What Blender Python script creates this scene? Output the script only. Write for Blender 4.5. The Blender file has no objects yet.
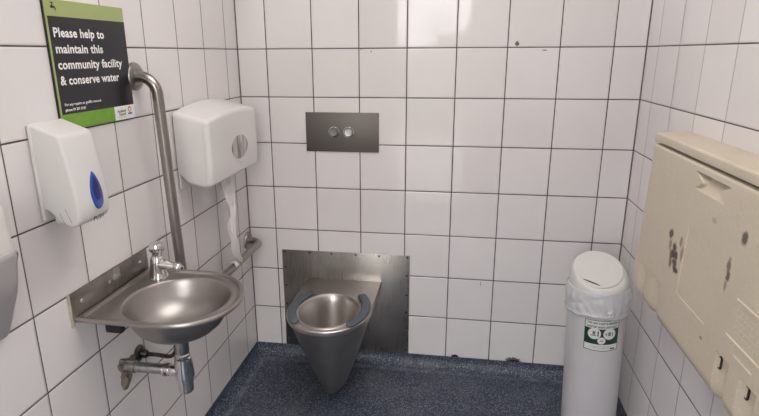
import bpy, bmesh, math, random
from math import sin, cos, pi, sqrt, atan2, radians, exp
from mathutils import Vector, Matrix
random.seed(4)
C = bpy.context.scene.collection
XL, XR = 0.0705, 1.7215        # left and right wall faces; the back wall face is y = 0
ZF, ZC = -0.060, 2.45          # floor and ceiling
YF = -2.75                     # front wall face
TILE, ROW0 = 0.2002, 0.1980

# ------------------------------------------------------------------ materials
def new_mat(name):
    m = bpy.data.materials.new(name); m.use_nodes = True
    nt = m.node_tree; b = nt.nodes['Principled BSDF']
    return m, nt, b

class NB:
    def __init__(s, nt): s.nt = nt
    def n(s, t, **k):
        x = s.nt.nodes.new(t)
        for a, v in k.items(): setattr(x, a, v)
        return x
    def put(s, sock, v):
        if isinstance(v, bpy.types.NodeSocket): s.nt.links.new(v, sock)
        else: sock.default_value = v
    def m(s, op, a, b=0.0, c=0.0, clamp=False):
        x = s.n('ShaderNodeMath', operation=op, use_clamp=clamp)
        s.put(x.inputs[0], a); s.put(x.inputs[1], b); s.put(x.inputs[2], c)
        return x.outputs[0]
    def coord(s): return s.n('ShaderNodeTexCoord').outputs['Object']
    def xyz(s, v):
        x = s.n('ShaderNodeSeparateXYZ'); s.put(x.inputs[0], v); return x.outputs
    def comb(s, a, b, c):
        x = s.n('ShaderNodeCombineXYZ')
        for i, v in enumerate((a, b, c)): s.put(x.inputs[i], v)
        return x.outputs[0]
    def noise(s, v, scale, detail=2.0, rough=0.5):
        x = s.n('ShaderNodeTexNoise'); s.put(x.inputs['Vector'], v)
        x.inputs['Scale'].default_value = scale; x.inputs['Detail'].default_value = detail
        x.inputs['Roughness'].default_value = rough
        return x.outputs[0]
    def mapr(s, v, a, b, c=0.0, d=1.0, smooth=False):
        x = s.n('ShaderNodeMapRange'); x.interpolation_type = 'SMOOTHSTEP' if smooth else 'LINEAR'
        s.put(x.inputs[0], v)
        for i, q in enumerate((a, b, c, d)): s.put(x.inputs[i+1], q)
        return x.outputs[0]
    def mix(s, f, a, b):
        x = s.n('ShaderNodeMix', data_type='RGBA'); s.put(x.inputs[0], f)
        for i, v in ((6, a), (7, b)):
            s.put(x.inputs[i], v if isinstance(v, bpy.types.NodeSocket) else tuple(v)+(1,))
        return x.outputs[2]
    def bump(s, h, strength=1.0, dist=0.001):
        x = s.n('ShaderNodeBump'); s.put(x.inputs['Height'], h)
        x.inputs['Strength'].default_value = strength; x.inputs['Distance'].default_value = dist
        return x.outputs[0]

def lin(r, g, b):
    f = lambda c: (c/255/12.92) if c/255 <= .04045 else ((c/255+.055)/1.055)**2.4
    return (f(r), f(g), f(b))

def plain(name, rgb, rough=.5, metal=0.0, spec=.5, noise=0.0, nscale=60, bump=0.0, bdist=.0005, coat=0.0, trans=0.0):
    m, nt, b = new_mat(name); k = NB(nt); c = k.coord()
    b.inputs['Roughness'].default_value = rough; b.inputs['Metallic'].default_value = metal
    b.inputs['Specular IOR Level'].default_value = spec; b.inputs['Coat Weight'].default_value = coat
    n = k.noise(c, nscale, 3)
    col = k.mix(k.mapr(n, .3, .7), [max(0, v*(1-noise)) for v in rgb], [min(1, v*(1+noise)) for v in rgb])
    k.put(b.inputs['Base Color'], col)
    if bump: k.put(b.inputs['Normal'], k.bump(n, bump, bdist))
    if trans: b.inputs['Transmission Weight'].default_value = trans
    return m

def tile_mat(name, axis, offset, vw, hw, vcol, seed, marks=()):
    """white glazed square tiles with dark grout; axis = 0 or 1 is the direction along the wall"""
    m, nt, b = new_mat(name); k = NB(nt); c = k.coord(); x, y, z = k.xyz(c)
    u = k.m('SUBTRACT', x if axis == 0 else y, offset); v = k.m('SUBTRACT', z, ROW0)
    def dist(a):   # distance to the nearest joint, in metres
        f = k.m('DIVIDE', a, TILE); r = k.m('ROUND', f); return k.m('MULTIPLY', k.m('ABSOLUTE', k.m('SUBTRACT', f, r)), TILE)
    wob = k.m('MULTIPLY', k.m('SUBTRACT', k.noise(c, 9, 3), .5), .0006)
    du, dv = k.m('ADD', dist(u), wob), k.m('ADD', dist(v), wob)
    gu = k.mapr(du, vw*.5, vw*.5+.0009, 1, 0); gv = k.mapr(dv, hw*.5, hw*.5+.0009, 1, 0)
    cell = k.comb(k.m('FLOOR', k.m('DIVIDE', u, TILE)), k.m('FLOOR', k.m('DIVIDE', v, TILE)), seed)
    wn = k.n('ShaderNodeTexWhiteNoise', noise_dimensions='3D'); k.put(wn.inputs[0], cell)
    tint = k.m('MULTIPLY', wn.outputs[0], 1.0)
    base = k.mix(tint, lin(222, 217, 216), lin(229, 224, 223))
    dirt = k.mapr(k.noise(c, 3.5, 4, .6), .45, .8, 0, .10)
    base = k.mix(dirt, base, lin(176, 166, 160))
    gd = k.mapr(k.noise(c, 14, 3), .3, .7)
    gc_v = k.mix(gd, [q*.8 for q in vcol], [q*1.3 for q in vcol])
    gc_h = k.mix(gd, lin(58, 57, 58), lin(84, 82, 82))
    col = k.mix(gv, k.mix(gu, base, gc_v), gc_h)
    grout = k.m('MAXIMUM', gu, gv)
    for (mu, mz, ru, rz, rgb) in marks:       # chips and scuffs with a shape of their own
        a = k.m('DIVIDE', k.m('SUBTRACT', x if axis == 0 else y, mu), ru); d = k.m('DIVIDE', k.m('SUBTRACT', z, mz), rz)
        r = k.m('ADD', k.m('SQRT', k.m('ADD', k.m('MULTIPLY', a, a), k.m('MULTIPLY', d, d))), k.m('MULTIPLY', k.m('SUBTRACT', k.noise(c, 150, 3), .5), 1.4))
        col = k.mix(k.mapr(r, .85, 1.1, 1, 0), col, lin(*rgb))
    k.put(b.inputs['Base Color'], col)
    k.put(b.inputs['Roughness'], k.m('ADD', k.mapr(grout, 0, 1, .03, .8), k.m('MULTIPLY', k.noise(c, 5, 3), .05)))
    pil = k.m('MINIMUM', k.mapr(du, vw*.5, vw*.5+.0045, 0, 1, True), k.mapr(dv, hw*.5, hw*.5+.0045, 0, 1, True))
    h = k.m('ADD', pil, k.m('MULTIPLY', k.noise(c, 7, 1), .45))
    k.put(b.inputs['Normal'], k.bump(h, .8, .0012))
    b.inputs['Specular IOR Level'].default_value = .5
    return m

def steel_mat(name, lo, hi, rough=.3, axis=0, streak=.10):
    m, nt, b = new_mat(name); k = NB(nt); c = k.coord()
    mp = k.n('ShaderNodeMapping'); k.put(mp.inputs[0], c)
    s = [6, 6, 6]; 
    for i in range(3):
        if i != axis: s[i] = 420
    mp.inputs['Scale'].default_value = s
    st = k.noise(mp.outputs[0], 1.0, 2); big = k.noise(c, 4.5, 4, .55)
    k.put(b.inputs['Base Color'], k.mix(k.mapr(big, .3, .7), lo, hi))
    b.inputs['Metallic'].default_value = 1
    k.put(b.inputs['Roughness'], k.m('ADD', rough-.5*streak, k.m('ADD', k.m('MULTIPLY', st, streak), k.m('MULTIPLY', big, .08))))
    k.put(b.inputs['Normal'], k.bump(st, .12, .0003))
    return m

def floor_mat():
    m, nt, b = new_mat('blue_flecked_vinyl'); k = NB(nt); c = k.coord()
    vo = k.n('ShaderNodeTexVoronoi'); k.put(vo.inputs['Vector'], c); vo.inputs['Scale'].default_value = 300
    wn = k.n('ShaderNodeTexWhiteNoise', noise_dimensions='3D'); k.put(wn.inputs[0], vo.outputs['Position'])
    n1 = k.noise(c, 110, 4, .75)
    base = k.mix(k.mapr(n1, .35, .65), lin(34, 40, 54), lin(70, 79, 95))
    col = k.mix(k.mapr(wn.outputs[0], .84, .90), base, lin(126, 134, 146))
    col = k.mix(k.mapr(wn.outputs[0], .16, .08), col, lin(20, 26, 40))
    dust = k.mapr(k.noise(c, 6, 5, .65), .5, .75, 0, .38)
    col = k.mix(dust, col, lin(112, 116, 122))
    x, y, z = k.xyz(c)      # highlight of the cove, painted as a broken pale line along its foot
    ed = k.m('MINIMUM', k.m('MINIMUM', k.m('SUBTRACT', x, XL), k.m('SUBTRACT', XR, x)), k.m('MULTIPLY', y, -1))
    cove_hl = k.mapr(k.m('ABSOLUTE', k.m('SUBTRACT', ed, .048)), .003, .020, 1, 0, True)
    cove_hl = k.m('MULTIPLY', cove_hl, k.mapr(k.noise(c, 16, 4, .6), .35, .65, 0, .40))
    col = k.mix(cove_hl, col, lin(150, 156, 166))
    k.put(b.inputs['Base Color'], col)
    k.put(b.inputs['Roughness'], k.mapr(k.noise(c, 40, 3), .3, .7, .42, .6))
    k.put(b.inputs['Normal'], k.bump(n1, .5, .0012))
    return m

def beige_mat():
    """granite-textured polythene with brown scuffs worn into the front"""
    m, nt, b = new_mat('beige_polythene'); k = NB(nt); c = k.coord(); x, y, z = k.xyz(c)
    n = k.noise(c, 260, 3, .6)
    col = k.mix(k.mapr(n, .35, .65), lin(198, 185, 165), lin(208, 196, 177))
    col = k.mix(k.mapr(k.noise(c, 5, 4, .6), .45, .8, 0, .35), col, lin(184, 171, 152))
    marks = [(-.765,.893,.009,.016,.95),(-.772,.866,.007,.018,.6),(-.803,.866,.010,.013,.95),(-.806,.848,.018,.014,1),(-.79,.838,.008,.015,.9),
             (-.792,.818,.007,.018,.8),(-.818,.828,.012,.010,.95),(-.828,.812,.014,.010,1),(-.836,.893,.006,.018,.6),(-.853,.865,.006,.022,.55),
             (-1.133,1.003,.008,.016,.9),(-1.096,.925,.006,.02,.75),(-1.1,.905,.006,.012,.9),(-1.097,.88,.004,.012,.6),(-.99,1.0,.01,.006,.3),(-1.04,.72,.005,.004,.7)]
    ns = k.m('MULTIPLY', k.m('SUBTRACT', k.noise(c, 60, 3, .6), .5), 1.5)
    tot = None
    for (my, mz, ry, rz, st) in marks:
        a = k.m('DIVIDE', k.m('SUBTRACT', y, my), ry); d = k.m('DIVIDE', k.m('SUBTRACT', z, mz), rz)
        r = k.m('ADD', k.m('SQRT', k.m('ADD', k.m('MULTIPLY', k.m('MULTIPLY', a, a), .45), k.m('MULTIPLY', d, d))), ns)
        f = k.mapr(r, .65, 1.2, st, 0); tot = f if tot is None else k.m('MAXIMUM', tot, f)
    col = k.mix(tot, col, lin(72, 56, 42))
    k.put(b.inputs['Base Color'], col); b.inputs['Roughness'].default_value = .5
    # moulded lines of safety writing, too worn to read, as low relief
    u = k.m('FRACT', k.m('DIVIDE', z, .0125)); ln = k.mapr(k.m('ABSOLUTE', k.m('SUBTRACT', u, .5)), .18, .34, 1, 0)
    mp = k.comb(0, k.m('MULTIPLY', y, 130), k.m('MULTIPLY', k.m('FLOOR', k.m('DIVIDE', z, .0125)), 7.3))
    wd = k.mapr(k.noise(mp, 1.0, 2), .42, .5, 0, 1)
    zone = k.m('MULTIPLY', k.m('MULTIPLY', k.m('LESS_THAN', y, -1.17), k.m('GREATER_THAN', y, -1.335)), k.m('MULTIPLY', k.m('GREATER_THAN', z, .800), k.m('LESS_THAN', z, .868)))
    h = k.m('ADD', k.m('MULTIPLY', n, .35), k.m('MULTIPLY', k.m('MULTIPLY', ln, wd), k.m('MULTIPLY', zone, .8)))
    k.put(b.inputs['Normal'], k.bump(h, .6, .0008))
    return m

M = {}
M['tile_back'] = tile_mat('white_tiles_back', 0, 0.0, .0034, .0034, lin(66, 66, 68), 1.3,
    marks=[(1.2365, 1.4135, .008, .009, (120, 92, 84)), (1.343, 1.388, .009, .002, (96, 90, 88)), (1.046, .004, .016, .009, (40, 38, 36)), (1.312, .006, .034, .015, (108, 98, 86)), (1.318, .000, .030, .008, (36, 34, 34)),
           (.652, 1.386, .003, .003, (120, 110, 104)), (1.146, .38, .002, .010, (150, 146, 144)), (.61, 1.395, .002, .002, (90, 80, 80))])
M['tile_left'] = tile_mat('white_tiles_left', 1, -0.1202, .0028, .0032, lin(78, 76, 76), 4.7)
M['tile_right'] = tile_mat('white_tiles_right', 1, -0.1274, .0016, .0030, lin(128, 124, 122), 8.1)
M['tile_front'] = tile_mat('white_tiles_front', 0, 0.0, .003, .003, lin(70, 70, 70), 6.1)
M['floor'] = floor_mat()
M['ceiling'] = plain('white_ceiling_paint', lin(225, 223, 220), .7, noise=.03)
M['grout'] = plain('corner_grout', lin(96, 94, 94), .9, noise=.2)
M['steel_panel'] = steel_mat('brushed_steel_panel', (.26, .24, .225), (.37, .345, .325), .25, 2, .12)
M['steel_pan'] = steel_mat('brushed_steel_pan', (.36, .335, .315), (.50, .47, .445), .36, 2, .16)
M['steel_deck'] = steel_mat('brushed_steel_deck', (.46, .43, .405), (.58, .55, .52), .30, 1, .10)
M['steel_plate'] = steel_mat('brushed_steel_plate', (.185, .168, .155), (.21, .192, .178), .50, 0, .06)
M['steel_sink'] = steel_mat('brushed_steel_sink', (.35, .325, .305), (.43, .40, .38), .33, 1, .08)
M['steel_rail'] = steel_mat('satin_steel_rail', (.31, .288, .27), (.37, .345, .325), .25, 2, .06)
M['chrome'] = plain('polished_chrome', (.72, .71, .70), .09, 1.0, noise=.04, nscale=30)
M['button_dark'] = plain('dull_button_steel', (.26, .25, .24), .42, 1.0, noise=.1)
M['button_light'] = plain('bright_button_steel', (.62, .60, .58), .42, 1.0, noise=.05)
M['chrome_dull'] = plain('tarnished_chrome', (.42, .41, .40), .26, 1.0, noise=.2, nscale=70)
M['dark_metal'] = plain('dull_dark_metal', (.10, .09, .085), .35, 1.0, noise=.3, nscale=90)
M['black'] = plain('black_plastic', (.008, .008, .008), .5)
M['hole'] = plain('dark_slot_interior', (.02, .019, .018), .8)
M['white_abs'] = plain('white_glossy_plastic', lin(222, 219, 217), .22, coat=.2, noise=.01, nscale=8)
M['white_soft'] = plain('white_satin_plastic', lin(214, 211, 208), .38, noise=.015, nscale=12)
M['grey_plastic'] = plain('pale_grey_plastic', lin(176, 172, 172), .4, noise=.02, nscale=10)
M['bin_white'] = plain('bin_white_plastic', lin(204, 200, 202), .4, noise=.02, nscale=10)
M['bag'] = plain('thin_white_polythene', lin(208, 206, 209), .25, noise=.03, nscale=30, bump=.3, bdist=.0015)
M['tissue'] = plain('white_tissue', lin(226, 222, 220), .9, noise=.03, nscale=60, bump=.4)
M['blue'] = plain('blue_plastic', (.012, .055, .36), .12, coat=.6)
M['blue_dark'] = plain('dark_blue_plastic', (.006, .018, .13), .2)
M['grey_seat'] = plain('slate_grey_seat_rubber', lin(80, 88, 96), .42, noise=.06, nscale=40)
M['beige'] = beige_mat()
M['mortar'] = plain('crumbly_mortar', lin(118, 108, 98), .95, noise=.3, nscale=70, bump=.9, bdist=.004)
M['sealant'] = plain('aged_sealant', lin(186, 178, 160), .6, noise=.1, nscale=50)
M['sign_green'] = plain('sign_green', lin(158, 170, 108), .25, noise=.02)
M['sign_green_deep'] = plain('sign_deep_green', lin(112, 158, 48), .25, noise=.08, nscale=45)
M['sign_black'] = plain('sign_black', lin(31, 29, 36), .22)
M['sign_white'] = plain('sign_white', lin(232, 230, 228), .35)
M['ink'] = plain('black_ink', lin(28, 28, 32), .5)
M['ink_grey'] = plain('grey_ink', lin(110, 108, 108), .5)
M['ink_orange'] = plain('orange_ink', lin(216, 120, 84), .5)
M['ink_blue'] = plain('blue_ink', lin(52, 82, 140), .5)
M['label_green'] = plain('label_dark_green', lin(20, 58, 40), .35)
M['label_white'] = plain('label_white', lin(222, 222, 220), .35)
M['alu'] = plain('window_frame_paint', lin(200, 200, 200), .4)
def glow(name, rgb, s):
    m, nt, b = new_mat(name)
    b.inputs['Base Color'].default_value = rgb+(1,); b.inputs['Emission Color'].default_value = rgb+(1,); b.inputs['Emission Strength'].default_value = s
    return m
M['lamp'] = glow('lit_lamp_diffuser', (1.0, .965, .945), 4.3)
# smoked clear window of the towel dispenser
def smoked():
    m, nt, b = new_mat('grey_clear_plastic')
    b.inputs['Base Color'].default_value = (.30, .28, .27, 1); b.inputs['Roughness'].default_value = .08
    b.inputs['Transmission Weight'].default_value = .0; b.inputs['Coat Weight'].default_value = .5
    k = NB(nt); c = k.coord(); mp = k.n('ShaderNodeMapping'); k.put(mp.inputs[0], c); mp.inputs['Scale'].default_value = (1, 60, 9)
    k.put(b.inputs['Base Color'], k.mix(k.mapr(k.noise(mp.outputs[0], 1.0, 2), .4, .6), lin(116, 108, 104), lin(190, 184, 180)))
    return m
M['smoked'] = smoked()

# ------------------------------------------------------------------ mesh helpers
def finish(o, angle=35):
    me = o.data
    for p in me.polygons: p.use_smooth = True
    me.set_sharp_from_angle(angle=radians(angle))

def obj(name, bm, mat, parent=None, angle=35, world=True, props=None):
    """link a bmesh given in world coordinates as ONE mesh object, under parent if given"""
    bmesh.ops.remove_doubles(bm, verts=bm.verts, dist=1e-6)
    bmesh.ops.recalc_face_normals(bm, faces=bm.faces)
    me = bpy.data.meshes.new(name); bm.to_mesh(me); bm.free()
    o = bpy.data.objects.new(name, me); C.objects.link(o)
    me.materials.append(mat)
    if parent is not None:
        o.parent = parent
        if world: o.matrix_parent_inverse = parent_world(parent).inverted()
    finish(o, angle)
    for k_, v in (props or {}).items(): o[k_] = v
    return o

def parent_world(o):
    m = o.matrix_basis.copy()
    return parent_world(o.parent) @ o.matrix_parent_inverse @ m if o.parent else m

def thing(name, label, cat, loc, group=None):
    o = bpy.data.objects.new(name, None); C.objects.link(o); o.location = loc
    o.empty_display_size = .05; o['label'] = label; o['category'] = cat
    if group: o['group'] = group
    return o
def structure(o): o['kind'] = 'structure'; return o

def add_box(bm, lo, hi, bevel=0, seg=3):
    t = bmesh.new(); bmesh.ops.create_cube(t, size=1)
    for v in t.verts: v.co = Vector([lo[i] + (v.co[i]+.5)*(hi[i]-lo[i]) for i in range(3)])
    if bevel: bmesh.ops.bevel(t, geom=list(t.edges), offset=bevel, segments=seg, profile=.5, affect='EDGES')
    me = bpy.data.meshes.new('t'); t.to_mesh(me); t.free(); bm.from_mesh(me); bpy.data.meshes.remove(me); return bm
def box(lo, hi, bevel=0, seg=3): return add_box(bmesh.new(), lo, hi, bevel, seg)

def loft(bm, rings, closed=True, cap0=True, cap1=True):
    R_ = [[bm.verts.new(p) for p in r] for r in rings]
    n = len(rings[0])
    for a, b in zip(R_, R_[1:]):
        for i in range(n if closed else n-1):
            j = (i+1) % n
            try: bm.faces.new((a[i], a[j], b[j], b[i]))
            except ValueError: pass
    if cap0 and closed: bm.faces.new(list(reversed(R_[0])))
    if cap1 and closed: bm.faces.new(R_[-1])
    return R_

def frame(d, up=None):
    d = Vector(d).normalized(); up = Vector(up or ((0, 0, 1) if abs(d.z) < .9 else (1, 0, 0)))
    a = d.cross(up).normalized(); b = a.cross(d).normalized(); return a, b

def tube(bm, pts, rad, n=20):
    """sweep a circle along pts; rad is a number or one per point"""
    pts = [Vector(p) for p in pts]; rings = []
    a, b = frame(pts[1]-pts[0]); pd = (pts[1]-pts[0]).normalized()
    for i, p in enumerate(pts):
        d = ((pts[min(i+1, len(pts)-1)]-pts[i]).normalized() + (pts[i]-pts[max(i-1, 0)]).normalized())
        d = d.normalized() if d.length > 1e-6 else pd
        q = pd.rotation_difference(d); a = q @ a; b = q @ b; pd = d
        r = rad[i] if isinstance(rad, (list, tuple)) else rad
        rings.append([p + r*(cos(2*pi*k/n)*a + sin(2*pi*k/n)*b) for k in range(n)])
    loft(bm, rings); return bm

def lathe(bm, prof, origin=(0, 0, 0), axis=(0, 0, 1), n=40):
    """profile of (radius, height) along axis from origin"""
    o = Vector(origin); ax = Vector(axis).normalized(); a, b = frame(ax)
    rings = [[o + ax*h + max(r, 1e-5)*(cos(2*pi*k/n)*a + sin(2*pi*k/n)*b) for k in range(n)] for r, h in prof]
    loft(bm, rings); return bm

def fillet(pts, r, n=8):
    """round the inner corners of a 3-D polyline"""
    pts = [Vector(p) for p in pts]; out = [pts[0]]
    for i in range(1, len(pts)-1):
        a, b, c = pts[i-1], pts[i], pts[i+1]; u = (a-b).normalized(); v = (c-b).normalized()
        rr = r[i-1] if isinstance(r, (list, tuple)) else r
        ang = u.angle(v); t = rr/math.tan(ang/2); cen = b + (u+v).normalized()*rr/sin(ang/2)
        p0, p1 = b+u*t-cen, b+v*t-cen
        w = p0.angle(p1)
        for k in range(n+1): out.append(cen + (p0*sin((1-k/n)*w) + p1*sin(k/n*w))/sin(w))
    out.append(pts[-1]); return out

def inset_poly(poly, d):
    """inset a convex-ish 2-D polygon (counter-clockwise) by d"""
    n = len(poly); out = []
    for i in range(n):
        p, q, r = Vector(poly[i-1]), Vector(poly[i]), Vector(poly[(i+1) % n])
        e1 = (q-p).normalized(); e2 = (r-q).normalized()
        n1 = Vector((-e1.y, e1.x)); n2 = Vector((-e2.y, e2.x)); m_ = (n1+n2)
        m_ = m_/max(.5, m_.length_squared/2) if m_.length > 1e-6 else n1
        out.append(q + m_*d)
    return out

def smooth_poly(pts, r, n=5):
    """round the corners of a closed 2-D polygon"""
    out = []; L = len(pts)
    for i in range(L):
        a, b, c = Vector(pts[i-1]), Vector(pts[i]), Vector(pts[(i+1) % L])
        rr = r[i] if isinstance(r, (list, tuple)) else r
        if rr <= 0: out.append(b); continue
        u, v = (a-b), (c-b); t = min(rr, u.length*.49, v.length*.49); u.normalize(); v.normalize()
        for k in range(n+1):
            s = k/n; out.append((b+u*t)*(1-s)**2 + b*2*s*(1-s) + (b+v*t)*s*s)
    return out

def extrude_round(bm, poly, y0, y1, r, place, n=6, warp=None):
    """extrude a 2-D profile from y0 to y1 with rounded ends"""
    rings = []
    st = [(y0 + r*(1-sin(pi/2*k/n)), r*(1-cos(pi/2*k/n))) for k in range(n, -1, -1)]
    st = [(y0 + r*(1-sin(t)), r*(1-cos(t))) for t in [pi/2*k/n for k in range(n, -1, -1)]]
    seq = [(y0 + r - r*cos(pi/2*(1-k/n))*1.0, r - r*sin(pi/2*(1-k/n))) for k in range(n, -1, -1)]
    a = [(y0 + r*(1-cos(pi/2*k/n)), r*(1-sin(pi/2*k/n))) for k in range(n+1)]
    b = [(y1 - q[0] + y0, q[1]) for q in reversed(a)]
    mid = [(y0+r + (y1-y0-2*r)*k/8, 0) for k in range(1, 8)]
    for y, d in a+mid+b:
        ring = []
        xm = min(v[0] for v in poly)
        for p, p0 in zip(inset_poly(poly, d), poly):
            q = Vector((p0[0] if p0[0] < xm+.0035 else p[0], p[1]))
            if warp: q = Vector(warp(q.x, q.y, y))
            ring.append(place(q.x, q.y, y))
        rings.append(ring)
    loft(bm, rings); return bm

def text(name, body, size, place, mat, parent, bold=0.0, align='LEFT', depth=.0002, xs=1.0):
    """flat lettering; place(x, y) gives the world position of a point of the line"""
    cu = bpy.data.curves.new(name, 'FONT'); cu.body = body; cu.size = size; cu.align_x = align; cu.offset = bold; cu.resolution_u = 3; cu.space_character = 1.0+bold/size*1.6
    t = bpy.data.objects.new(name, cu); C.objects.link(t)
    dg = bpy.context.evaluated_depsgraph_get(); me = bpy.data.meshes.new_from_object(t.evaluated_get(dg))
    bpy.data.objects.remove(t)
    bm = bmesh.new(); bm.from_mesh(me); bpy.data.meshes.remove(me)
    for v in bm.verts: v.co = Vector(place(v.co.x*xs, v.co.y))
    return obj(name, bm, mat, parent)

def text_width(body, size, bold=0):
    cu = bpy.data.curves.new('t', 'FONT'); cu.body = body; cu.size = size; cu.offset = bold; cu.space_character = 1.0+bold/size*1.6
    t = bpy.data.objects.new('t', cu); C.objects.link(t); bpy.context.view_layer.update()
    dg = bpy.context.evaluated_depsgraph_get(); me = bpy.data.meshes.new_from_object(t.evaluated_get(dg))
    w = max(v.co.x for v in me.vertices) - min(v.co.x for v in me.vertices) if me.vertices else 1
    bpy.data.objects.remove(t); bpy.data.meshes.remove(me); return w

def fit_text(name, body, size, width, place, mat, parent, bold=0.0):
    w = text_width(body, size, bold); return text(name, body, size, place, mat, parent, bold, xs=width/w)

def ngon(pts):
    bm = bmesh.new(); bm.faces.new([bm.verts.new(p) for p in pts]); return bm

# ------------------------------------------------------------------ the room
structure(obj('wall_back', box((XL-.1, 0, ZF-.1), (XR+.1, .1, ZC)), M['tile_back']))
structure(obj('wall_left', box((XL-.1, YF-.1, ZF-.1), (XL, 0, ZC)), M['tile_left']))
structure(obj('wall_right', box((XR, YF-.1, ZF-.1), (XR+.1, 0, ZC)), M['tile_right']))
WX0, WX1, WZ1 = .42, 1.12, 2.08     # open doorway in the wall behind the viewer, daylight outside
bm = bmesh.new()
add_box(bm, (XL, YF-.1, ZF-.1), (WX0, YF, ZC)); add_box(bm, (WX1, YF-.1, ZF-.1), (XR, YF, ZC)); add_box(bm, (WX0, YF-.1, WZ1), (WX1, YF, ZC))
structure(obj('wall_front', bm, M['tile_front']))
bm = bmesh.new()
for lo, hi in (((WX0, ZF), (WX0+.03, WZ1)), ((WX1-.03, ZF), (WX1, WZ1)), ((WX0, WZ1-.03), (WX1, WZ1))):
    add_box(bm, (lo[0], YF-.10, lo[1]), (hi[0], YF+.01, hi[1]))
structure(obj('door_1', bm, M['alu']))
structure(obj('ground', box((-2.5, YF-5, ZF-.15), (4.5, YF-.1, ZF-.02)), plain('grey_concrete', lin(150, 147, 142), .85, noise=.12, nscale=9)))
structure(obj('ceiling', box((XL-.1, YF-.1, ZC), (XR+.1, .1, ZC+.1)), M['ceiling']))
# vinyl floor, coved up every wall
def rect_ring(d, z, k=3):
    x0, x1, y0, y1 = XL+d, XR-d, YF+d, -d
    r = .0005+d*.2; out = []
    for cx, cy, a0 in ((x1-r, y1-r, 0), (x0+r, y1-r, 90), (x0+r, y0+r, 180), (x1-r, y0+r, 270)):
        for i in range(k+1):
            a = radians(a0+90*i/k); out.append((cx+r*cos(a), cy+r*sin(a), z))
    return out
bm = bmesh.new(); prof = [(0.0, ZF-.05), (0.0, 0.0), (.003, 0.0)]
cr = .042
for i in range(9):
    t = pi/2*i/8; prof.append((.003+cr*(1-cos(t)), ZF+cr*(1-sin(t))))
loft(bm, [rect_ring(d, z) for d, z in prof], cap0=True, cap1=True)
structure(obj('floor', bm, M['floor'], angle=50))
for i, x in enumerate((XL, XR)):   # grouted inner corners
    s = 1 if i == 0 else -1
    bm = bmesh.new(); loft(bm, [[(x, 0, z), (x+s*.0045, 0, z), (x, -.0035, z)] for z in (0, ZC)])
    structure(obj('trim_%d' % (i+1), bm, M['grout']))

# ceiling lamp (above the frame; it lights the room)
L = thing('ceiling_light', 'square flush ceiling light with a glowing white diffuser, on the ceiling above the basin', 'ceiling light', (.95, -1.0, ZC))
obj('housing', box((.38, -1.75, ZC-.02), (1.42, -.45, ZC), .004), M['alu'], L)
obj('diffuser', box((.40, -1.73, ZC-.055), (1.40, -.47, ZC-.02), .01), M['lamp'], L, props={'label': 'glowing white diffuser'})

# ------------------------------------------------------------------ flush plate
T = thing('flush_plate', 'dark brushed steel flush plate with two round buttons on the back wall above the toilet', 'flush plate', (.524, 0, .966))
obj('plate', box((.363, -.006, .966), (.685, -.0005, 1.136), .0012, 2), M['steel_plate'], T)
for bx, mm, lab in ((.489, 'button_dark', 'darker half-flush button'), (.553, 'button_light', 'bright full-flush button')):
    b_ = obj('button', lathe(bmesh.new(), [(.0245, -.0008), (.0245, .0004), (.0001, .0004)], (bx, -.006, 1.052), (0, -1, 0), 32), M['dark_metal'], T, props={'label': lab})
    obj('button_ring', lathe(bmesh.new(), [(.0198, 0), (.0198, .003), (.0212, .0045), (.0235, .0035), (.0245, 0)], (bx, -.006, 1.052), (0, -1, 0), 36), M['chrome'], b_)
    obj('button_face', lathe(bmesh.new(), [(.0172, 0), (.0172, .0050), (.0160, .0062), (.0130, .0056), (.0001, .0058)], (bx, -.006, 1.052), (0, -1, 0), 32), M[mm], b_)
for px in (.372, .676):
    obj('screw', lathe(bmesh.new(), [(.0026, 0), (.0024, .0008), (.0001, .001)], (px, -.006, .974 if px < .5 else 1.128), (0, -1, 0), 12), M['dark_metal'], T)

# ------------------------------------------------------------------ toilet
T = thing('toilet', 'cone-shaped stainless steel toilet with two slate grey seat pads on the back wall', 'toilet', (.525, 0, 0))
PX0, PX1, PZ1 = .224, .826, .497
obj('wall_panel', box((PX0, -.0035, .001), (PX1, -.0003, PZ1), .0008, 2), M['steel_panel'], T, props={'label': 'rectangular steel wall panel edged with screws'})
scr = [(x, .488) for x in (.238, .358, .463, .577, .686, .815)] + [(.238, z) for z in (.410, .318, .22, .13, .03)] + [(.813, z) for z in (.400, .303, .215, .119, .022)] + [(.70, .018)]
def screw(p, axis, parent, r=.0055, mat='dark_metal'):
    bm = lathe(bmesh.new(), [(r, 0), (r*.95, .0012), (r*.6, .0026), (.0001, .003)], p, axis, 14)
    return obj('screw', bm, M[mat], parent)
for x, z in scr: screw((x, -.0035, z), (0, -1, 0), T)
TX, DK = .522, .362
def deck(t, hw, fr, yc, yb=-.0035, n=2.15):
    """one point of the D-shaped deck outline, t in 0..1 from the left back corner round the front to the right"""
    pass
def d_ring(hw, front, z, yb=-.0035, N=48, n=2.0, cx=TX, ycf=.60):
    """D outline: straight sides from the wall, half ellipse to the front"""
    yc = yb + (front-yb)*ycf; pts = [(cx-hw, yb, z)]
    for i in range(1, 5): pts.append((cx-hw, yb+(yc-yb)*i/5, z))
    for i in range(N+1):
        a = pi + pi*i/N; c_, s_ = cos(a), sin(a)
        pts.append((cx + hw*math.copysign(abs(c_)**(2/n), c_), yc + (yc-front)*math.copysign(abs(s_)**(2/n), s_), z))
    for i in range(4, 0, -1): pts.append((cx+hw, yb+(yc-yb)*i/5, z))
    pts.append((cx+hw, yb, z)); return pts
def hole_ring(rx, ry, z, ref, cy=-.325):
    out = []
    for p in ref:
        a = atan2((p[1]-cy)/ry, (p[0]-TX)/rx); out.append((TX+rx*cos(a), cy+ry*sin(a), z))
    return out
HW, FR = .176, -.513
ref = d_ring(HW, FR, DK)
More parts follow.
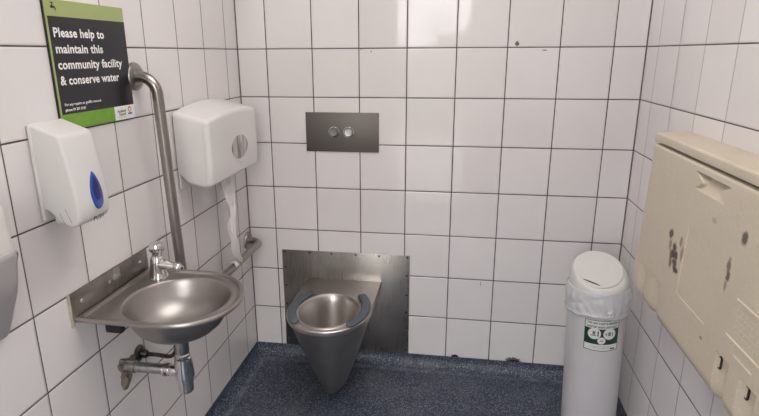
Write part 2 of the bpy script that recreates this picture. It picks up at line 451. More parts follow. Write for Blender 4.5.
def closed_back(ring, m=12):   # points along the wall close the ring
    a, b = ring[-1], ring[0]
    return ring + [(a[0]+(b[0]-a[0])*i/m, a[1], a[2]+(b[2]-a[2])*i/m) for i in range(1, m)]
R0 = closed_back(ref)
rings = [closed_back(d_ring(HW-.006, FR+.006, DK-.022)), closed_back(d_ring(HW-.001, FR+.001, DK-.018)), closed_back(d_ring(HW, FR, DK-.010)), closed_back(d_ring(HW-.0005, FR+.0005, DK-.003)), closed_back(d_ring(HW-.004, FR+.004, DK)),
         closed_back(d_ring(HW-.012, FR+.012, DK))]
cy = -.325
for rx, ry, z in ((.138, .168, DK), (.134, .164, DK+.003), (.129, .159, DK+.0045), (.124, .154, DK+.003), (.121, .151, DK-.001), (.118, .148, DK-.006), (.112, .142, DK-.03), (.100, .127, DK-.10), (.080, .098, DK-.17), (.052, .060, DK-.23), (.03, .035, DK-.25)):
    rings.append(hole_ring(rx, ry, z, R0, cy))
bm = bmesh.new(); loft(bm, rings, cap0=False, cap1=False)
obj('bowl', bm, M['steel_deck'], T, 30)
# cone-shaped shroud down to just above the floor
def cone(t):  # t = 0 at the deck, 1 at the tip
    q = t**1.18
    return (HW-.012)*(1-q)+.053*q, (FR+.013)*(1-q)+(-.345)*q, (DK-.020)*(1-t)+(-.018)*t
bm = bmesh.new()
rg = []
for i in range(25):
    t = i/24; hw, fr, z = cone(t)
    if i >= 22: s = [0, .25, .85][i-22] if False else 0
    rg.append(closed_back(d_ring(hw, fr, z)))
hw, fr, z = cone(1.0)
rg += [closed_back(d_ring(hw-.010+.0, fr+.010, z-.010)), closed_back(d_ring(hw-.019, fr+.022, z-.017)), closed_back(d_ring(hw-.031, fr+.045, z-.020))]
loft(bm, rg, cap0=False, cap1=True)
obj('pan', bm, M['steel_pan'], T, 40)
obj('water', lathe(bmesh.new(), [(.05, -.001), (.05, 0), (.0001, 0)], (TX, cy, DK-.225), (0, 0, 1), 32), plain('still_water', (.30, .28, .26), .03, spec=.6), T)
def pad(side):
    rings = []; N = 30; pa, pb, pcy = .1505, .200, -.309
    for i in range(N+1):
        s = i/N; a = radians(-47+94*s)
        c = Vector((TX+side*pa*cos(a), pcy+pb*sin(a), 0)); tn = Vector((-side*pa*sin(a), pb*cos(a), 0)).normalized(); nm = Vector((tn.y, -tn.x, 0))
        e = min(s, 1-s)*N*.011; w = .0190*min(1, sqrt(max(.02, 1-(1-min(1, e/.022))**2))); h = .0095*min(1, sqrt(max(.05, 1-(1-min(1, e/.014))**2)))
        ring = []
        for k in range(16):
            q = 2*pi*k/16; cx_, sx_ = cos(q), sin(q)
            ring.append(c + nm*w*math.copysign(abs(cx_)**.6, cx_) + Vector((0, 0, DK+.001+h*.5+h*.5*math.copysign(abs(sx_)**.6, sx_))))
        rings.append(ring)
    bm = bmesh.new(); loft(bm, rings); return bm
for s in (-1, 1): obj('seat_pad', pad(s), M['grey_seat'], T, 50)

# ------------------------------------------------------------------ wash basin
T = thing('wash_basin', 'small stainless steel wash basin with splashback and push tap on the left wall', 'wash basin', (XL, -1.03, .6))
ZD = .735; BX, BY, BR = .270, -1.038, .142
outl = []
XW = XL+.003
for i in range(11): outl.append((XW + (BX-XW)*i/10, -1.197-.004*(i/10)))
for i in range(1, 25):
    a = -pi/2 + pi/2*i/24; n = 2.35
    outl.append((BX + .1795*abs(cos(a))**(2/n), BY - (1.201-1.038)*abs(sin(a))**(2/n)))
for i in range(1, 25):
    a = pi/2*i/24; outl.append((BX + .179*cos(a), BY + .190*sin(a)))
for i in range(1, 11): outl.append((BX + (XW-BX)*i/10, -.848))
for i in range(1, 10): outl.append((XW, -.848 + (-1.197+.848)*i/10))
O2 = [Vector(p) for p in outl]; cen = Vector((BX, BY))
def sc(d, z, poly=O2): return [(p.x, p.y, z) for p in inset_poly([tuple(q) for q in poly], d)]
def bowl_ring(r, z, dx=0, dy=0):
    out = []
    for p in O2:
        d = (p-cen); a = atan2(d.y, d.x); out.append((BX+dx+r*cos(a), BY+dy+r*sin(a)*1.02, z))
    return out
def blend(f, dz):   # between recess outline and the bowl edge
    A = inset_poly([tuple(q) for q in O2], .018); B = bowl_ring(BR+.004, 0)
    return [(a.x*(1-f)+b[0]*f, a.y*(1-f)+b[1]*f, dz) for a, b in zip(A, B)]
rings = [sc(.003, ZD-.013), sc(.0, ZD-.012), sc(-.001, ZD-.007), sc(.0, ZD-.003), sc(.003, ZD), sc(.010, ZD), sc(.0125, ZD-.001), sc(.0145, ZD-.007), blend(0, ZD-.008), blend(.45, ZD-.008), blend(.9, ZD-.0065), bowl_ring(BR+.002, ZD-.007),
         bowl_ring(BR-.001, ZD-.010), bowl_ring(BR-.003, ZD-.018)]
for r, h in ((.132, .030), (.124, .050), (.110, .070), (.093, .087), (.067, .100), (.04, .107), (.022, .109)):
    rings.append(bowl_ring(r, ZD-h))
inner = list(rings)
for r, h in ((.022, .113), (.045, .1125), (.071, .106), (.096, .093), (.116, .075), (.128, .054), (.135, .033), (.139, .018)): rings.append(bowl_ring(r, ZD-h-.001))
rings.append(sc(.010, ZD-.010)); rings.append(sc(.004, ZD-.013))
bm = bmesh.new(); loft(bm, rings, cap0=False, cap1=False)
sink = obj('basin', bm, M['steel_sink'], T, 40)
obj('drain', lathe(bmesh.new(), [(.025, -.002), (.025, .0), (.021, .0015), (.014, .0), (.0001, -.001)], (BX, BY, ZD-.1085), (0, 0, 1), 28), M['chrome_dull'], T)
SB = box((XL+.0005, -1.203, ZD-.006), (XL+.0035, -.850, .800), .001, 2)
sb = obj('splashback', SB, M['steel_panel'], T, props={'label': 'upright steel splashback'})
for y in (-1.165, -1.045, -.892): screw((XL+.0035, y, .769), (1, 0, 0), sb, .0055, 'chrome')
obj('sealant_bead', box((XL+.0002, -1.212, .712), (XL+.004, -1.203, .802), .0015, 2), M['sealant'], T)
obj('bracket', box((.124, -1.160, .676), (.172, -1.138, .7225), .006, 3), M['black'], T, props={'label': 'black support bracket under the deck'})
# push tap on the deck corner
TPX, TPY = .141, -.908
tp = obj('tap', lathe(bmesh.new(), [(.0290, 0), (.0290, .004), (.0272, .009), (.0240, .024), (.0220, .046), (.0205, .060), (.0185, .066), (.0150, .072)], (TPX, TPY, ZD-.006), (0.03, 0.0, 1), 32), M['chrome'], T, props={'label': 'chrome push tap'})
obj('push_button', lathe(bmesh.new(), [(.0135, .0), (.0140, .012), (.0195, .016), (.0220, .024), (.0210, .035), (.0165, .042), (.0070, .044), (.0001, .044)], (TPX+.002, TPY, ZD-.006+.070), (0.03, 0, 1), 32), M['chrome'], tp)
sp = [(TPX+.004, TPY, ZD+.038), (TPX+.028, TPY-.003, ZD+.040), (TPX+.050, TPY-.006, ZD+.038), (TPX+.066, TPY-.008, ZD+.036)]
obj('spout', tube(bmesh.new(), sp, [.0185, .0155, .0125, .0110]), M['chrome'], tp)
nz = Vector((TPX+.069, TPY-.009, ZD+.035))
bm = bmesh.new(); bmesh.ops.create_uvsphere(bm, u_segments=24, v_segments=14, radius=.0140, matrix=Matrix.Translation(nz)); lathe(bm, [(.0095, -.0), (.0095, .004), (.007, .0045), (.0001, .003)], nz+Vector((.0115, -.002, -.001)), (1, -.15, -.12), 20)
obj('nozzle', bm, M['chrome'], tp)
obj('nozzle_hole', lathe(bmesh.new(), [(.0050, 0), (.0050, .0006), (.0001, .0006)], nz+Vector((.0154, -.0027, -.0016)), (1, -.15, -.12), 16), M['hole'], tp)
# bottle trap under the bowl
TR = (.262, -1.032)
tr = obj('bottle_trap', lathe(bmesh.new(), [(.0001, .430), (.018, .430), (.0215, .434), (.0225, .470), (.0240, .476), (.0270, .478), (.0275, .487), (.0245, .530), (.0235, .541), (.0180, .545), (.0001, .545)], TR+(0,), (0, 0, 1), 32), M['chrome'], T)
obj('tailpiece', lathe(bmesh.new(), [(.0001, .556), (.0185, .556), (.0200, .561), (.0200, .628), (.0001, .628)], TR+(0,), (0, 0, 1), 28), M['chrome_dull'], tr)
obj('trap_nut', lathe(bmesh.new(), [(.0001, .540), (.0160, .540), (.0200, .544), (.0205, .552), (.0170, .558), (.0001, .558)], TR+(0,), (0, 0, 1), 12), M['chrome'], tr, 20)
obj('trap_elbow', tube(bmesh.new(), [(.245, -1.032, .496), (.222, -1.032, .496), (.216, -1.032, .496)], [.017, .017, .016]), M['chrome'], tr)
bm = lathe(bmesh.new(), [(.0001, 0), (.0155, 0), (.020, .003), (.020, .012), (.0175, .016), (.0175, .021), (.0001, .021)], (.197, -1.032, .496), (1, 0, 0), 28)
obj('pipe_nut', bm, M['chrome'], tr)
bm = tube(bmesh.new(), [(XL-.004, -1.032, .496), (.11, -1.032, .496), (.197, -1.032, .496)], .0155, 24)
lathe(bm, [(.0155, 0), (.0175, .001), (.0175, .010), (.0155, .011)], (.100, -1.032, .496), (1, 0, 0), 24)
obj('waste_pipe', bm, M['chrome_dull'], T)
pth = fillet([(XL, -.955, .492), (.135, -.955, .492), (.200, -.960, .490), (.205, -.962, .62)], [.05, .035], 8)
sp_ = obj('supply_pipe', tube(bmesh.new(), pth, .0065, 14), M['dark_metal'], T)
obj('pipe_flange', lathe(bmesh.new(), [(.027, 0), (.0265, .003), (.020, .008), (.0125, .010), (.0125, .026), (.010, .030), (.0065, .031)], (XL+.0005, -.955, .492), (1, 0, 0), 28), M['dark_metal'], sp_)
# crumbling hole edge round the waste pipe
bm = bmesh.new(); random.seed(11); rr = []
N = 40; rad = [(.030 + .010*sin(3*k*2*pi/N+1) + .006*random.random()) * (1.35 if 20 < k < 34 else 1) for k in range(N)]
for s, h in ((1.0, .0003), (.93, .004), (.72, .010), (.52, .014), (.42, .006)):
    rr.append([(XL+h*.6*(1+.5*random.random()), -1.020+s*1.15*rad[k]*cos(2*pi*k/N), .482+s*rad[k]*sin(2*pi*k/N)*1.15) for k in range(N)])
loft(bm, rr, cap0=True, cap1=True)
o = obj('mortar_patch', bm, M['mortar'], None, 20); o['label'] = 'crumbling grey-brown mortar around the waste pipe where it enters the left wall'; o['category'] = 'mortar patch'

# ------------------------------------------------------------------ grab rail
T = thing('grab_rail', 'L-shaped satin steel grab rail on the left wall between the sign and the corner', 'grab rail', (XL, -.79, .535))
RR = .0165; rx = XL+.066
path = fillet([(XL+.006, -.800, 1.318), (rx, -.797, 1.318), (rx+.002, -.761, .545), (rx+.002, -.036, .545), (XL+.006, -.036, .545)], [.052, .075, .052], 12)
obj('rail', tube(bmesh.new(), path, RR, 24), M['steel_rail'], T, 50)
for y, z in ((-.800, 1.318), (-.038, .545)):
    obj('flange', lathe(bmesh.new(), [(.041, 0), (.041, .004), (.038, .009), (.030, .0125), (.020, .0135), (.0175, .013), (.0001, .013)], (XL+.0003, y, z), (1, 0, 0), 40), M['steel_rail'], T)

# ------------------------------------------------------------------ soap dispenser
T = thing('soap_dispenser', 'tall white push soap dispenser with a blue teardrop window, above the wash basin', 'soap dispenser', (XL, -1.188, 1.0))
Y0, Y1 = -1.246, -1.131
pf = smooth_poly([(.004, 1.034), (.020, 1.034), (.052, 1.002), (.082, .993), (.102, 1.004), (.108, 1.037), (.098, 1.12), (.080, 1.207), (.004, 1.234)], [.004, .012, .02, .02, .02, .03, .03, .010, .003])
pl = lambda a, z, y: (XL+a, y, z)
def wsoap(a, z, y):
    t = (y-(Y0+Y1)/2)/((Y1-Y0)/2); return (a - max(0, a-.06)*.16*t*t, z)
obj('cover', extrude_round(bmesh.new(), pf, Y0, Y1, .007, pl, 5, wsoap), M['white_soft'], T, 40)
bm = bmesh.new(); add_box(bm, (XL+.0004, Y0-.002, 1.008), (XL+.012, Y1+.001, 1.232), .005, 3)
obj('back_plate', bm, M['white_soft'], T)
bm = bmesh.new(); add_box(bm, (XL+.02, Y0+.012, .996), (XL+.078, Y1-.012, 1.03), .012, 4)
obj('nozzle_housing', bm, M['white_soft'], T)
# cheek seams
for a_, b_2 in (((.066, 1.040), (.078, 1.006)), ((.050, 1.030), (.060, 1.003))):
    obj('seam', tube(bmesh.new(), [(XL+a_[0], Y0-.0001, a_[1]), (XL+(a_[0]+b_2[0])/2-.001, Y0-.0001, (a_[1]+b_2[1])/2), (XL+b_2[0], Y0-.0001, b_2[1])], .0005, 6), M['ink_grey'], T)
def front_d(z, y):
    pts = [(.998, .1035), (1.015, .1060), (1.035, .1068), (1.06, .1043), (1.12, .0975), (1.207, .0795)]
    d = pts[0][1]
    for (z0, d0), (z1, d1) in zip(pts, pts[1:]):
        if z0 <= z <= z1: d = d0+(d1-d0)*(z-z0)/(z1-z0)
    if z > pts[-1][0]: d = pts[-1][1]
    t = (y-(Y0+Y1)/2)/((Y1-Y0)/2); return d - max(0, d-.06)*.16*t*t
def tear_rings(cy_, cz_, hw, hh, h0, h1, mat, name, parent):
    n = 48; rings = []
    for f, h in ((1, h0), (.95, h1*.8), (.85, h1), (.4, h1*1.1), (.02, h1*1.12)):
        rg_ = []
        for k in range(n):
            a = 2*pi*k/n; s = (1-cos(a))/2           # s = 0 at the tip, 1 at the round end
            yy = cy_ + f*hw*math.copysign(1, sin(a))*(abs(sin(a))**1.0)*(s**.30)*1.08
            zz = cz_ + f*hh*cos(a)
            rg_.append((XL+front_d(zz, yy)+h, yy, zz))
        rings.append(rg_)
    bm = bmesh.new(); loft(bm, rings, cap0=False); return obj(name, bm, mat, parent, 60)
sw = tear_rings(-1.181, 1.071, .0250, .047, -.002, .0022, M['blue'], 'sight_window', T)
tear_rings(-1.181, 1.076, .0135, .031, .0015, .0034, M['blue_dark'], 'sight_window_slot', sw)
fit_text('push_lettering', 'PUSH', .0150, .036, lambda x, y: (XL+front_d(1.001+y, -1.207+x)+.0018, -1.207+x, 1.0015+y), M['ink'], T, .0003)

# ------------------------------------------------------------------ towel dispenser
T = thing('towel_dispenser', 'wide glossy white paper towel dispenser with an oval window, beside the grab rail', 'paper towel dispenser', (XL, -.38, .93))
TY0, TY1 = -.612, -.158
pf = smooth_poly([(.006, .985), (.030, .950), (.095, .934), (.122, .940), (.128, 1.00), (.1265, 1.166), (.006, 1.196)], [.004, .03, .03, .012, .03, .014, .004], 6)
def wtow(a, z, y):
    t = (y-TY0)/(TY1-TY0); arch = .018*(1-(2*t-1.05)**2)
    if z > 1.08: z += arch*(z-1.08)/.1
    return (a, z)
obj('cover', extrude_round(bmesh.new(), pf, TY0, TY1, .016, pl, 6, wtow), M['white_abs'], T, 45)
obj('back_plate', box((XL+.0004, TY0+.006, .924), (XL+.010, TY1-.01, 1.19), .004, 3), M['white_abs'], T)
def disc_yz(cy_, cz_, ry, rz, x, h, name, mat, parent, tilt=0, n=40, prof_=((1, 0), (1, .6), (.9, 1), (.01, 1))):
    rings = []
    for f, g in prof_:
        rings.append([(x+h*g, cy_+f*(ry*cos(2*pi*k/n)*cos(tilt)-rz*sin(2*pi*k/n)*sin(tilt)), cz_+f*(ry*cos(2*pi*k/n)*sin(tilt)+rz*sin(2*pi*k/n)*cos(tilt))) for k in range(n)])
    bm = bmesh.new(); loft(bm, rings, cap0=False); return obj(name, bm, mat, parent, 40)
wn_ = disc_yz(-.352, 1.040, .078, .045, XL+.1268, .0022, 'window', M['smoked'], T, .0)
disc_yz(-.352, 1.040, .084, .050, XL+.1262, .0014, 'window_rim', M['white_abs'], wn_)
fit_text('maker_lettering', 'tork', .009, .030, lambda x, y: (XL+.1288, -.372+x, .976+y), M['ink_grey'], T)
bpy.data.objects['maker_lettering'].name = 'small_lettering'

# hanging strip of paper
bm = bmesh.new(); rows = []; N = 26
for i in range(N+1):
    s = i/N; z = .932 + (.566-.932)*s
    yc = -.352 + .006*s + .010*sin(s*7); w = .050*(1-s)**1.2 + .010 + .004*sin(s*9)**2
    if s < .12: w = .055
    row = []
    for k in range(11):
        q = k/10-.5
        x = XL + .062 + .022*s + .010*sin(q*16+s*5)*(.4+s) + .006*sin(q*31+s*13)
        row.append((x, yc + 2*w*q*(.85+.15*cos(s*20)), z + .006*sin(q*12)))
    rows.append(row)
loft(bm, rows, closed=False)
rows = []
for i in range(9):        # crumpled end lying over the rail
    s = i/8; a = pi*.15+s*pi*.75
    rows.append([(rx + .0195*cos(a+.2)*-1*(1+.15*sin(k*2.1)), -.345-.012*s + (k/6-.5)*(.026+.010*s), .545+.0200*sin(a)*(1+.1*sin(k*3))+(.006 if i in (0, 8) else 0)-.018*max(0, s-.6)) for k in range(7)])
loft(bm, rows, closed=False)
me_o = obj('paper_strip', bm, M['tissue'], None, 60)
sm = me_o.modifiers.new('thickness', 'SOLIDIFY'); sm.thickness = .0006
me_o['label'] = 'crumpled strip of white paper hanging from the towel dispenser onto the low grab rail'; me_o['category'] = 'paper strip'

# ------------------------------------------------------------------ dispenser cut by the left edge of the view
T = thing('wall_dispenser', 'large white wall dispenser with sloped front at the left edge, left of the soap dispenser', 'dispenser', (XL, -1.58, .87))
pf = smooth_poly([(.002, .800), (.018, .806), (.088, .93), (.104, 1.01), (.100, 1.090), (.080, 1.118), (.002, 1.128)], [.004, .02, .02, .02, .03, .02, .004], 6)
obj('cover', extrude_round(bmesh.new(), pf, -1.72, -1.400, .018, lambda a, z, y: (XL+a, y - (.38*a if y > -1.5 else 0), z), 6), M['white_soft'], T, 30)
pf = smooth_poly([(.002, .803), (.020, .803), (.092, .93), (.110, 1.008), (.107, 1.017), (.002, 1.020)], [.002, .02, .03, .010, .004, .002], 5)
obj('lower_tray', extrude_round(bmesh.new(), pf, -1.718, -1.398, .016, lambda a, z, y: (XL+a, y - (.38*a if y > -1.5 else 0), z), 6), M['grey_plastic'], T, 30, props={'label': 'grey lower half'})
obj('back_plate', box((XL+.0004, -1.71, .806), (XL+.006, -1.41, 1.12), .002, 2), M['white_soft'], T)

# ------------------------------------------------------------------ sign
T = thing('sign', 'black and green rectangular sign asking people to help maintain the facility, on the left wall', 'sign', (XL, -.98, 1.203))
SY0, SY1, SZ0, SZ1, SX = -1.137, -.829, 1.203, 1.505, XL+.0065
obj('panel', box((XL+.0005, SY0, SZ0), (SX, SY1, SZ1)), M['sign_green'], T)
obj('panel_edge', box((XL+.0005, SY0-.0022, SZ0), (SX-.001, SY0, SZ1)), M['ink'], T)
obj('black_field', box((SX, SY0+.006, 1.2405), (SX+.0003, SY1, 1.4675)), M['sign_black'], T)
obj('green_band', box((SX, SY0, SZ0), (SX+.0002, SY1, 1.2405)), M['sign_green_deep'], T)
lg = obj('logo_box', box((SX, -.924, SZ0), (SX+.0004, SY1, 1.2405)), M['sign_white'], T)
pl_ = lambda y0, z0: (lambda x, y: (SX+.0007, y0+x, z0+y))
for body, w, z in (('Please help to', .190, 1.4215), ('maintain this', .178, 1.3845), ('community facility', .258, 1.3475), ('& conserve water', .236, 1.3105)):
    fit_text('lettering', body, .0295, w, pl_(-1.1205, z), M['sign_white'], T, .0008)
fit_text('small_lettering', 'For any repairs or graffiti removal', .0092, .140, pl_(-1.1185, 1.2605), M['sign_white'], T, .00015)
fit_text('small_lettering', 'phone 09 301 0101', .0092, .075, pl_(-1.1185, 1.2475), M['sign_white'], T, .00025)
fit_text('logo_lettering', 'Auckland', .0100, .040, pl_(-.912, 1.2235), M['ink'], lg, .0003)
fit_text('logo_lettering', 'Council', .0100, .032, pl_(-.906, 1.2145), M['ink'], lg, .0003)
fit_text('logo_lettering', 'Te Kaunihera', .0040, .040, pl_(-.912, 1.2085), M['ink_grey'], lg)
def sflat(cy_, cz_, r, h, n=24, sq=1): return ngon([(SX+h, cy_+r*cos(2*pi*k/n), cz_+r*sq*sin(2*pi*k/n)) for k in range(n)])
obj('logo_emblem', sflat(-.853, 1.229, .0085, .0007), M['ink_orange'], lg); obj('logo_emblem_centre', sflat(-.853, 1.228, .0042, .0009), M['sign_white'], lg)
obj('logo_wave', ngon([(SX+.0008, -.863, 1.2145), (SX+.0008, -.843, 1.2145), (SX+.0008, -.843, 1.219), (SX+.0008, -.863, 1.219)]), M['ink_blue'], lg)
# tap pictogram
def sp_(u, v): return (SX+.0004, -1.118+u*.001, 1.474+v*.001)
bm = bmesh.new()
for poly in ([(2, 22.5), (14, 22.5), (14, 24.3), (2, 24.3)], [(7, 18), (9.5, 18), (9.5, 22.5), (7, 22.5)],
             [(1.5, 13), (6, 10.5), (11, 12.5), (14, 12.5), (16, 10.5), (16.5, 7), (19.5, 7), (19.5, 11.5), (17.5, 15.2), (14.5, 16.4), (11, 17.2), (8.3, 18.6), (5, 17), (1.5, 16.6)], [(17.2, 2.2), (18.9, 2.2), (18.6, 4.8), (17.5, 4.8)]):
    bm.faces.new([bm.verts.new(sp_(*q)) for q in poly])
obj('tap_pictogram', bm, M['ink'], T)

# ------------------------------------------------------------------ waste bin
BXT, BYT, BRD = 1.5585, -.335, .1075
tiltM = Matrix.Translation((1.577, -.335, ZF)) @ Matrix.Rotation(radians(-1.8), 4, 'Y')
def bw(p): return tiltM @ Vector(p)
BH = .620   # rim height above the floor
T = thing('waste_bin', 'tall round white bin with a domed flap lid and a dark green label', 'bin', (1.574, -.335, ZF))
def blathe(prof, n=56):
    bm = bmesh.new(); rings = [[bw((max(r, 1e-5)*cos(2*pi*k/n), max(r, 1e-5)*sin(2*pi*k/n), h)) for k in range(n)] for r, h in prof]; loft(bm, rings); return bm
obj('body', blathe([(.0001, .001), (.096, .001), (.0995, .006), (.1005, .02), (.1045, .50), (.106, .60), (.106, .604), (.0001, .604)]), M['bin_white'], T)
obj('rim', blathe([(.105, .600), (.1075, .602), (.1085, .606), (.1085, .614), (.1075, .617), (.1060, .618), (.105, .616)]), M['bin_white'], T)
# hood: a dome ending in a round flap that slopes down to the front
DC = Vector((-.009, -.014, .6755)); DR = .087; TA = radians(30)
def face(u, v, h=0):   # point on the sloping flap, u to the right, v up the slope
    return DC + Vector((u, v*cos(TA), v*sin(TA))) + Vector((0, -sin(TA), cos(TA)))*h
bm = bmesh.new(); n = 64; rings = []
for i in range(13):
    t = pi/2*i/12; ring = []
    for k in range(n):
        a = 2*pi*k/n; B0 = Vector((.1045*cos(a), .1045*sin(a), .610)); D0 = face(DR*cos(a), DR*sin(a), -.002)
        g = D0-B0; ring.append(bw((B0.x+g.x*(1-cos(t)), B0.y+g.y*(1-cos(t)), B0.z+g.z*sin(t))))
    rings.append(ring)
for f, h in ((.995, .001), (.975, .0025), (.94, .0028), (.90, .0022), (.4, .004), (.01, .005)): rings.append([bw(face(DR*f*cos(2*pi*k/n), DR*f*sin(2*pi*k/n), h)) for k in range(n)])
loft(bm, rings, cap0=False)
hood = obj('lid', bm, M['white_soft'], T, 60)
def slit(u0, v0, u1, v1, w):
    """thin dark gap on the sloping face between two points"""
    pts = []
    a = Vector((u0, v0)); b = Vector((u1, v1)); d = (b-a).normalized(); nn = Vector((-d.y, d.x))
    for k in range(13):
        s = k/12; c = a+(b-a)*s + nn*w*sin(pi*s)**.5; pts.append(c)
    for k in range(12, -1, -1):
        s = k/12; c = a+(b-a)*s - nn*w*sin(pi*s)**.5; pts.append(c)
    return ngon([bw(face(p.x, p.y, .0040)) for p in pts])
obj('flap_gap', slit(-.062, -.048, -.004, -.079, .0026), M['hole'], hood)
# sticker
LR = .1052
def lab(u, z, h=0.0):     # u along the arc in metres, centred on the front
    a = radians(-90)+u/LR; z += LZS; r = .1005+(.1045-.1005)*(z-.02)/.48+.0006+h
    return bw((r*cos(a), r*sin(a), z))
def patch(u0, u1, z0, z1, h, n=16, c0=0, c1=0):
    bm = bmesh.new(); loft(bm, [[lab(u0+(u1-u0)*k/n, z0 + c0*(1-(2*k/n-1)**2), h) for k in range(n+1)], [lab(u0+(u1-u0)*k/n, z1 + c1*(1-(2*k/n-1)**2), h) for k in range(n+1)]], closed=False); return bm
LZS = .010; LW, LZ0, LZ1 = .062, .384, .503
lbl = obj('label', patch(-LW, LW, LZ0, LZ1, 0, c0=-.004), M['label_green'], T, props={'label': 'rectangular label with white circles on dark green'})
obj('label_field', patch(-LW+.0025, LW-.0025, LZ1-.030, LZ1-.002, .0004, c0=-.004), M['label_white'], lbl)
obj('label_field', patch(-LW+.0025, LW-.0025, LZ0+.0025, LZ0+.026, .0004, c0=-.004, c1=-.003), M['label_white'], lbl)
def ldisc(u, z, r, h, m_, nm):
    bm = bmesh.new(); loft(bm, [[lab(u+r*f*cos(2*pi*k/24), z+r*f*sin(2*pi*k/24), h) for k in range(24)] for f in (1, .8, .6, .4, .2, .01)], cap0=False); return obj(nm, bm, m_, lbl)
for u, z, r in ((-.0270, .450, .0225), (.0260, .450, .0225), (-.001, .4230, .0140)): ldisc(u, z, r, .0006, M['label_white'], 'label_circle')
obj('label_icon', patch(-.0165, -.0125, .440, .461, .0009, 2), M['ink'], lbl); obj('label_icon', patch(-.040, -.020, .441, .444, .0009, 3), M['ink_grey'], lbl)
obj('label_icon', patch(-.033, -.024, .446, .460, .0009, 2), M['ink_grey'], lbl); obj('label_icon', patch(.021, .030, .443, .458, .0009, 2), M['ink_grey'], lbl)
obj('label_icon', patch(.035, .038, .443, .456, .0009, 2), M['ink'], lbl); obj('label_icon', patch(.011, .017, .446, .453, .0009, 2), M['ink_grey'], lbl)
obj('label_icon', patch(-.007, .005, .4205, .4250, .0009, 3), M['ink_orange'], lbl)
lp = lambda u0, z0: (lambda x, y: lab(u0+x, z0+y-.003*(1-((u0+x)/LW)**2), .0008))
fit_text('label_lettering', 'THIS UNIT IS KEPT & SERVICED', .0105, .106, lp(-.053, LZ1-.0125), M['ink'], lbl, .0003)
fit_text('label_lettering', 'SANITARY WASTE UNITS ONLY', .0105, .106, lp(-.053, LZ1-.0270), M['ink'], lbl, .0003)
fit_text('label_lettering', 'please place all used items in this unit', .0052, .070, lp(-.035, LZ0+.0165), M['ink_grey'], lbl)
fit_text('label_lettering', 'close the lid after use', .0052, .060, lp(-.030, LZ0+.0105), M['ink_grey'], lbl)
obj('label_mark', patch(.032, .049, LZ0+.0045, LZ0+.010, .0009, 3), M['label_green'], lbl)

# bin bag folded over the rim
bm = bmesh.new(); rings = []; n = 144; random.seed(3)
fo = [(random.uniform(0, 2*pi), random.randint(3, 16), random.uniform(-9, 9), random.uniform(.0005, .0015)) for _ in range(12)]
rows = 30
for i in range(rows+1):
    s = i/rows
    ring = []
    for k in range(n):
        a = 2*pi*k/n; zb = .6165 + (.517+.005*sin(3*a+1)+.002*sin(11*a)-.6165)*s
        w = sum(A*sin(m_*a + q*s + p0) for p0, m_, q, A in fo)
        w = abs(w)*1.1 if True else w
        gather = .0030*exp(-((s-.93)/.05)**2)
        r = .1078 + .0022 + (w*(.25+.9*sin(pi*min(1, s*1.05)))) + gather
        if s < .1: r = .1075+.0022+w*.3 - .0012*(1-s/.1)
        ring.append(bw((r*cos(a), r*sin(a), zb)))
    rings.append(ring)
bm2 = loft(bm, rings, cap0=False, cap1=False)
for (a, z0) in ((radians(-80), .543),):      # little knot of gathered plastic
    for j in range(5):
        t = 2*pi*j/5; c = bw(((.1185)*cos(a)+.0085*cos(t)*-sin(a), (.1185)*sin(a)+.006*cos(t)*cos(a), z0+.0085*sin(t)))
        bmesh.ops.create_icosphere(bm, subdivisions=2, radius=.0062, matrix=Matrix.Translation(c))
bag = obj('bin_bag', bm, M['bag'], None, 60)
sm = bag.modifiers.new('thickness', 'SOLIDIFY'); sm.thickness = .0005; sm.offset = -1
bag['label'] = 'wrinkled thin white bin bag folded over the rim of the round bin'; bag['category'] = 'bin bag'

# ------------------------------------------------------------------ baby changing station
T = thing('baby_changing_station', 'large beige folded-up baby changing station with brown scuffs, on the right wall', 'baby changing station', (XR, -.94, .61))
CY0, CY1, CZ0, CZ1 = -1.372, -.512, .612, 1.107
def cy_map(u, v):   # edge a little wider towards the hinge
    e = .010*max(0, min(1, (.745-v)/.02)); return u
def depth(y, z):
    d = .098 + (1.107-z)/.36*.010 if z > .747 else .108
    # rolled lower edge and rounded borders
    t = (z-CZ0)/.045
    if t < 1: d -= .030*(1-sqrt(max(0, 1-(1-max(0, t))**2)))
    for e, r in ((min(y-CY0, CY1-y), .014), (CZ1-z, .007)):
        if e < r: d -= r*.9*(1-sqrt(max(0, 1-(1-max(0, e)/r)**2)))
    # shallow label panel
    if -1.042 < y < -.862 and .757 < z < .946: d -= .0028
    # moulded lines
    for (ya, yb, zc) in ((-1.335, -1.145, .787), (-1.263, -1.192, .760), (-1.335, -1.158, .875)):
        if ya < y < yb and abs(z-zc) < .0035: d += .0028
    # hand grip under the top edge
    if 1.046 < z < 1.089:
        s = (z-1.046)/.043; hw = .052 + .046*(2*s-1)**2*(1.0 if s > .5 else .8)
        q = abs(y+.940)/hw
        if q < 1: d -= (.004+.022*s)*min(1, (1-q)/.12)
    # hinge pockets, ramped in along the wall with a sharp shoulder
    for (ya, yb) in ((-.636, -.560), (-.752, -.678), (-1.181, -1.118), (-1.296, -1.226)):
        if ya < y < yb and z < .733:
            s = (yb-y)/(yb-ya); f = min(1, (.733-z)/.004)
            d -= (.030*min(1, s*1.6))*f
    return d
Y0_, Y1_ = CY0, CY1
ys = sorted(set([round(CY0+(CY1-CY0)*i/260, 5) for i in range(261)] + [a+e for a in (-1.042, -.862, -.636, -.560, -.752, -.678, -1.181, -1.118, -1.296, -1.226) for e in (-.0007, .0007)] + [CY0+.002, CY0+.005, CY1-.002, CY1-.005]))
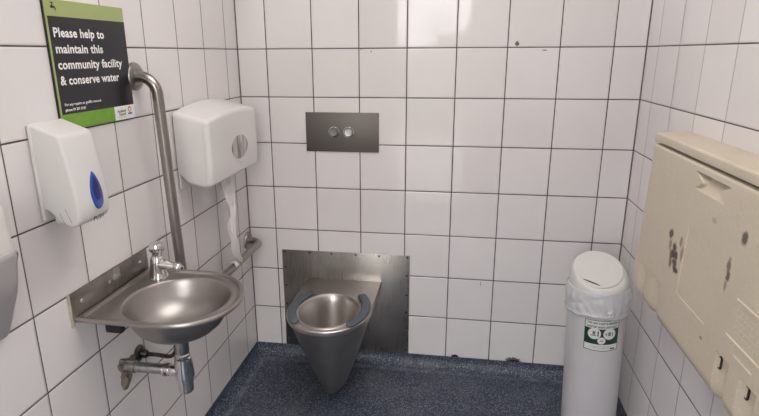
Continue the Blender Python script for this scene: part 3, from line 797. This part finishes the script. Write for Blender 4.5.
zs = sorted(set([round(CZ0+(CZ1-CZ0)*i/160, 5) for i in range(161)] + [a+e for a in (.757, .946, .787-.0035, .787+.0035, .875-.0035, .875+.0035, .76-.0035, .76+.0035, 1.089, .733) for e in (-.0006, .0006)] + [CZ0+.001, CZ0+.004, CZ0+.008, CZ1-.001]))
bm = bmesh.new(); back = .055
grid = [[bm.verts.new((XR-depth(y, z), y + (.012*max(0, min(1, (.752-z)/.02))*max(0, 1-(CY1-y)/.05) if y > -.6 else 0), z)) for y in ys] for z in zs]
for a, b in zip(grid, grid[1:]):
    for i in range(len(ys)-1): bm.faces.new((a[i], a[i+1], b[i+1], b[i]))
bo = grid[0] + [r[-1] for r in grid[1:]] + list(reversed(grid[-1]))[1:] + [r[0] for r in reversed(grid)][1:-1]
bk = [bm.verts.new((XR-back, v.co.y, v.co.z)) for v in bo]
for i in range(len(bo)):
    j = (i+1) % len(bo); bm.faces.new((bo[i], bo[j], bk[j], bk[i]))
bm.faces.new(bk)
tray = obj('folding_tray', bm, M['beige'], T, 28)
obj('wall_housing', box((XR-.054, CY0+.004, .620), (XR-.0005, CY1-.006, 1.118), .008, 3), M['beige'], T)
pf = smooth_poly([(.0006, 1.1155), (.094, 1.1155), (.098, 1.1165), (.0985, 1.138), (.095, 1.1425), (.0006, 1.1450)], [.001, .002, .003, .005, .005, .001], 4)
obj('top_cap', extrude_round(bmesh.new(), pf, CY0, CY1, .006, lambda a, z, y: (XR-a, y, z), 4), M['beige'], T, 40)
for (yb) in (-1.174, -1.289):
    n = 20; pts = [(XR-.0765, yb+.0075+.0060*cos(2*pi*k/n), .7075+(.0115 if sin(2*pi*k/n) > 0 else -.0115)*.55+.0065*sin(2*pi*k/n)) for k in range(n)]
    bm = bmesh.new(); rings = []
    for f, h in ((1.25, 0), (1.25, .003), (1.0, .003), (1.0, .0008), (.01, .0008)):
        cy_, cz_ = yb+.044, .7055
        rings.append([(XR-depth(yb+.044, .70)-.0002-h, cy_+(p[1]-yb-.0075)*f, cz_+(p[2]-cz_)*f) for p in pts])
    loft(bm, rings, cap0=True)
    obj('hinge_slot', bm, M['dark_metal'], T, 40, props={'label': 'dark oval hinge slot'})

# ------------------------------------------------------------------ sky, camera
w = bpy.data.worlds.new('world'); bpy.context.scene.world = w; w.use_nodes = True
nt = w.node_tree; k = NB(nt); bg = nt.nodes['Background']
gen = k.n('ShaderNodeTexCoord').outputs['Generated']
gz = k.xyz(gen)[2]
fol = k.m('ADD', k.noise(gen, 16, 6, .7), k.m('MULTIPLY', gz, -3.6))       # tree line against the sky
leaf = k.mapr(fol, .36, .44, 0, 1, True)
sky = k.mix(k.mapr(k.noise(gen, 3, 4, .6), .4, .6, 0, 1, True), (.78, .82, .88), (1.0, .97, .94))
k.put(bg.inputs['Color'], k.mix(leaf, sky, (.10, .115, .085))); bg.inputs['Strength'].default_value = 8.3

cam = bpy.data.cameras.new('camera'); co = bpy.data.objects.new('camera', cam); C.objects.link(co)
co.location = (1.0200, -2.3299, 1.3813); co.rotation_euler = (1.2916, .0050, .1591)
cam.sensor_width = 36; cam.sensor_fit = 'HORIZONTAL'; cam.lens = 548.32*36/759
cam.shift_x = 9.736/759; cam.shift_y = 2.03/759; cam.clip_start = .02
s = bpy.context.scene; s.camera = co
s.view_settings.view_transform = 'Standard'; s.view_settings.look = 'None'; s.view_settings.gamma = 1; s.view_settings.use_curve_mapping = False
s.view_settings.exposure = -0.10
